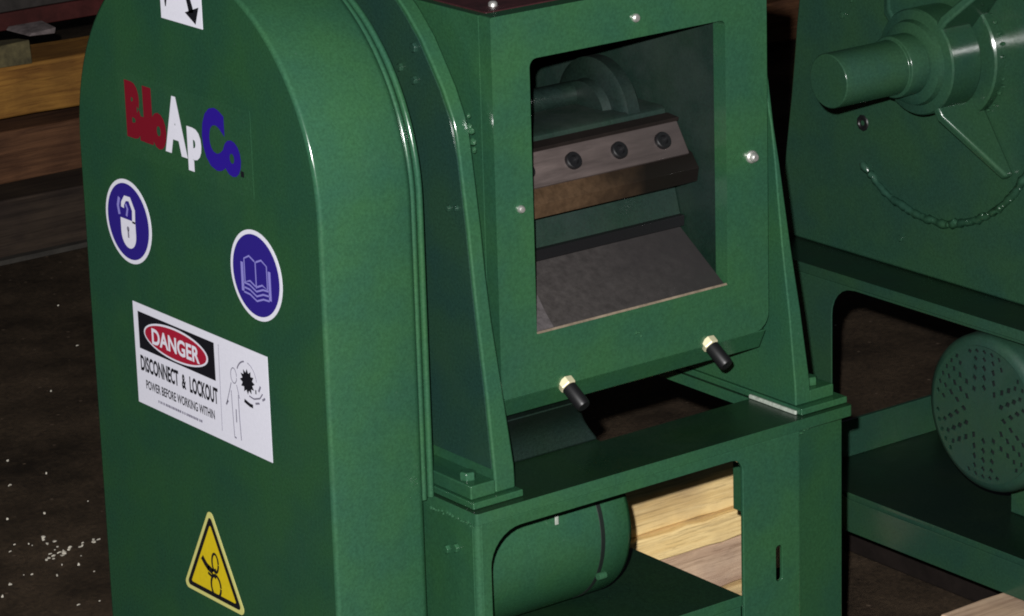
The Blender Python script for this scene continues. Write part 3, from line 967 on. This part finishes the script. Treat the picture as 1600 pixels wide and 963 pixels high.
part('hub_weld', M_weld2, root2, lambda bm: weld(bm, [(wc[0], HC.y + .0715 * math.cos(t), HC.z + .0715 * math.sin(t)) for t in [2 * PI * k / 40 for k in range(41)]], .0024, .006))
part('added_dark_hole_cup', M_black, root2, lambda bm: lathe(bm, (.9275, .3130, -.0420), (-1, 0, 0), [(.0100, 0), (.0085, .0016), (.0060, .0018), (.0050, .0006), (.001, .0004)], 9))  # black cup added to stand for a dark hole in the plate
for (py, pz) in ((.250, -.1610), (.375, .1), (.345, .075), (.33, .095)):
    hexbolt('hex_bolt', root2, (.9272, py, pz), (-1, 0, 0), .004, .004, M_dark)
# motor with fan cover
FC = Vector((.8760, .0690, -.3090))
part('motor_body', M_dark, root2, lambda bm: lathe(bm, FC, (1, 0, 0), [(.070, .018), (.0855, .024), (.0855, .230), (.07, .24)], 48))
part('fan_cover', M_fan, root2, lambda bm: lathe(bm, FC, (1, 0, 0), [(.0745, .0012), (.0800, .0018), (.0850, .0050), (.0872, .0100), (.0880, .0300), (.0880, .060), (.083, .0602), (.083, .012), (.0745, .0045)], 64, cap=False), ang=60)
def grille(bm):
    loops = [[(FC.y + .0760 * math.cos(t), FC.z + .0760 * math.sin(t)) for t in [2 * PI * k / 64 for k in range(64)]]]
    for ri, (r, n) in enumerate(((.0300, 12), (.0410, 18), (.0515, 24), (.0615, 30), (.0700, 40))):
        for k in range(n):
            t = 2 * PI * (k + .5 * (ri % 2)) / n
            ph = (t / (2 * PI) * 6) % 1.0
            if min(ph, 1 - ph) < .10 and r > .035:
                continue
            c = (FC.y + r * math.cos(t), FC.z + r * math.sin(t))
            ln, wd = ((.0046, .0036) if r < .06 else (.0036, .0034)) if r < .07 else (.0030, .0034)
            ca, sa = math.cos(t), math.sin(t)
            loops.append([(c[0] + p * ca - q * sa, c[1] + p * sa + q * ca) for p, q in ((ln, 0), (0, wd), (-ln, 0), (0, -wd))])
    prism(bm, loops, FYZ, FC.x, FC.x + .0016)
part('fan_grille', M_fan, root2, grille)
part('fan_shade', M_darkpit, root2, lambda bm: lathe(bm, FC + Vector((.014, 0, 0)), (1, 0, 0), [(.082, 0), (.082, .002)], 40))
shade_top(part('motor_plate', M_dark, root2, lambda bm: box(bm, .8700, 1.31, -.030, .4100, -.4620, -.4525), 0.001), M_topshade2)
part('cross_rail', M_dark, root2, lambda bm: box(bm, .8700, 1.31, .3600, .3660, -.4524, -.4080), 0.001)
part('motor_foot', M_dark, root2, lambda bm: box(bm, .96, 1.08, .020, .110, -.4524, -.380), 0.002)
# re-base machine two's parts on its own empty
for ch in root2.children:
    ch.matrix_parent_inverse = Matrix.Translation((-DX, 0, 0))
bpy.data.objects.remove(R2)

# ================================================================ timber
def plank(name, m, x0, x1, y0, y1, z0, z1, label, cat, group=None, bev=.003, rough=.0012):
    bm = bmesh.new()
    n = 10
    rows = []
    for i in range(n + 1):
        x = x0 + (x1 - x0) * i / n
        j = lambda: random.uniform(-rough, rough)
        rows.append([bm.verts.new(p) for p in ((x, y0 + j(), z0 + j()), (x, y0 + j(), z1 + j()), (x, y1 + j(), z1 + j()), (x, y1 + j(), z0 + j()))])
    for a, b in zip(rows, rows[1:]):
        for i in range(4):
            bm.faces.new((a[i], a[(i + 1) % 4], b[(i + 1) % 4], b[i]))
    bm.faces.new(rows[0][::-1])
    bm.faces.new(rows[-1])
    o = finish(bm, name, m, None, bev)
    o['kind'] = 'thing'
    return tag(o, label, cat, group)

# pile seen through the stand's opening
YW = .33
g = 'planks piled between the choppers'
plank('timber_plank', M_tan, .580, .818, YW, YW + .085, -.4560, -.4090, 'light tan pine plank topmost in the pile seen through the stand opening', 'plank', g)
plank('timber_plank', M_tan, .582, .816, YW - .010, YW + .09, -.4875, -.4568, 'tan pine plank second from the top in the pile between the choppers', 'plank', g)
plank('timber_plank', M_tan2, .584, .814, YW - .006, YW + .09, -.5430, -.4885, 'greyer stained plank third from the top in the pile between the choppers', 'plank', g)
plank('timber_plank', M_tan, .578, .800, YW - .012, YW + .09, FZ, -.5440, 'tan plank lowest in the pile between the choppers', 'plank', g)
# board by the second machine
plank('wooden_board', M_tan2, .775, 1.40, -.080, .0300, -.5400, -.4985, 'weathered grey-tan board under the front edge of the right-hand chopper', 'board')
plank('wooden_block', M_oilwood_shade, .85, 1.30, -.06, .02, FZ, -.5410, 'dark timber block under the grey-tan board on the right', 'block')
for (bx, lab) in ((.03, 'dark timber skid carrying the left end of the near chopper'), (.45, 'dark timber skid carrying the right end of the near chopper')):
    plank('timber_skid', M_oilwood_shade, bx, bx + .09, -.05, .43, FZ, -.4985, lab, 'skid', 'timber skids')
plank('timber_skid', M_oilwood_shade, 1.20, 1.29, .04, .43, FZ, -.4985, 'dark timber skid carrying the far end of the right-hand chopper', 'skid', 'timber skids')
plank('timber_skid', M_oilwood_shade, 1.00, 1.09, .04, .43, FZ, -.4985, 'dark timber skid under the motor end of the right-hand chopper', 'skid', 'timber skids')

# stack in the left background
YB = 2.52
plank('timber_beam', M_brown, .20, 1.75, YB, YB + .11, -.572, -.4810, 'old dark brown beam lowest in the stack at the far left', 'beam', 'beams stacked at the back', .006, .003)
plank('timber_beam', M_orange, .20, 1.70, YB - .005, YB + .11, -.4590, -.3700, 'orange pine beam on top of the dark brown beam at the far left', 'beam', 'beams stacked at the back', .006, .004)
for (a, m, l) in ((.62, M_brown, 'left'), (1.5, M_brown, 'right')):
    plank('spacer_block', m, a, a + .08, YB + .02, YB + .10, -.4805, -.4600, 'thin dark spacer between the two stacked beams, on the %s' % l, 'spacer', 'spacers between beams', .001, .0003)
plank('timber_beam', M_darkbeam, -.25, 2.0, 2.215, 2.320, FZ, -.5060, 'blackened weathered beam on the floor in front of the brown beam at the far left', 'beam', 'beams stacked at the back', .004, .003)
plank('floor_lath', M_lath, -.4, 2.2, 2.188, 2.206, FZ, FZ + .008, 'thin dusty lath lying along the floor at the foot of the blackened beam', 'lath', None, .001, .0006)
# offcuts on the orange beam
def offcut(m, x, w, h, z, ang, label):
    bm = bmesh.new()
    bmesh.ops.create_cube(bm, size=1, matrix=Matrix.Translation((x, YB + .03, z + h / 2)) @ Matrix.Rotation(ang, 4, 'Y') @ Matrix.Diagonal((w, .06, h, 1)))
    for v in bm.verts:
        v.co += Vector((random.uniform(-1, 1), random.uniform(-1, 1), random.uniform(-1, 1))) * .009
    o = finish(bm, 'wood_offcut', m, None, .002)
    tag(o, label, 'offcut', 'offcuts on the orange beam')
offcut(M_rag2, 1.040, .13, .034, -.368, .03, 'olive-brown offcut on the orange beam next to the guard edge')
offcut(M_rag, .950, .085, .030, -.368, -.05, 'dull grey offcut lying at the left on the orange beam')
offcut(M_rag, 1.125, .060, .016, -.334, .04, 'small pale grey offcut resting on top of the olive-brown one')
offcut(M_rag2, .800, .14, .026, -.368, .0, 'long olive offcut at the left end of the orange beam')
# timbers in the gap between the two machines, far back
plank('timber_beam', M_brown, 2.35, 3.10, 2.45, 2.58, -.585, -.500, 'dark reddish-brown beam lying far back in the gap between the choppers', 'beam', None, .006, .003)
plank('timber_beam', M_brown, 2.30, 3.10, 2.47, 2.58, -.494, -.400, 'upper reddish-brown beam far back in the gap between the choppers', 'beam', None, .006, .003)
# dark red beam crossing behind
plank('steel_beam', M_redsteel, .20, 1.90, YB + .16, YB + .26, -.352, -.322, 'dark red painted steel bar lying above and behind the orange beam', 'bar', None, .002, .001)
plank('steel_plate', M_soot, .20, 1.90, YB + .165, YB + .255, -.3215, -.10, 'sooty black steel slab lying on the dark red bar', 'slab', None, .002, .001)
for bx in (.30, 1.70):
    plank('support_block', M_brown, bx, bx + .1, YB + .17, YB + .25, FZ, -.3530, 'dark support block under the %s end of the red bar' % ('left' if bx < 1 else 'right'), 'block', 'supports of the red bar')

# ================================================================ chips and swarf on the floor
bm = bmesh.new()
def chip(x, y, s, z=FZ):
    n = random.choice((3, 4, 5))
    t0 = random.random() * 6.28
    tilt = random.uniform(-.9, .9)
    el = random.uniform(.3, 1)
    vs = []
    for k in range(n):
        t = t0 + 2 * PI * k / n
        r = s * random.uniform(.6, 1.2)
        p = Vector((r * math.cos(t), r * el * math.sin(t), 0))
        p.rotate(Matrix.Rotation(tilt, 3, 'X'))
        vs.append((x + p.x, y + p.y, z + .0012 + abs(p.z) + p.z))
    lo = [bm.verts.new(v) for v in vs]
    hi = [bm.verts.new((v[0], v[1], v[2] + .0012)) for v in vs]
    bm.faces.new(lo[::-1])
    bm.faces.new(hi)
    for i in range(n):
        bm.faces.new((lo[i], lo[(i + 1) % n], hi[(i + 1) % n], hi[i]))
for k in range(150):
    chip(random.uniform(-.3, 1.1), random.uniform(.50, 2.15), random.uniform(.0008, .0030))
for k in range(34):
    chip(random.gauss(.25, .07), random.gauss(1.04, .09), random.choice((.0010, .0013, .0018, .0024, .0038)))
for k in range(16):
    t = k / 15
    chip(.26 + .08 * t + random.gauss(0, .003), 1.03 + .02 * t + random.gauss(0, .004), random.uniform(.0016, .0036))
for k in range(70):
    chip(random.uniform(.7, 2.6), random.uniform(.2, 2.2), random.uniform(.0014, .0036))
cp = finish(bm, 'wood_chips', M_chip, smooth=False)
cp['kind'] = 'stuff'
cp['label'] = 'pale wood chips scattered over the dark floor'
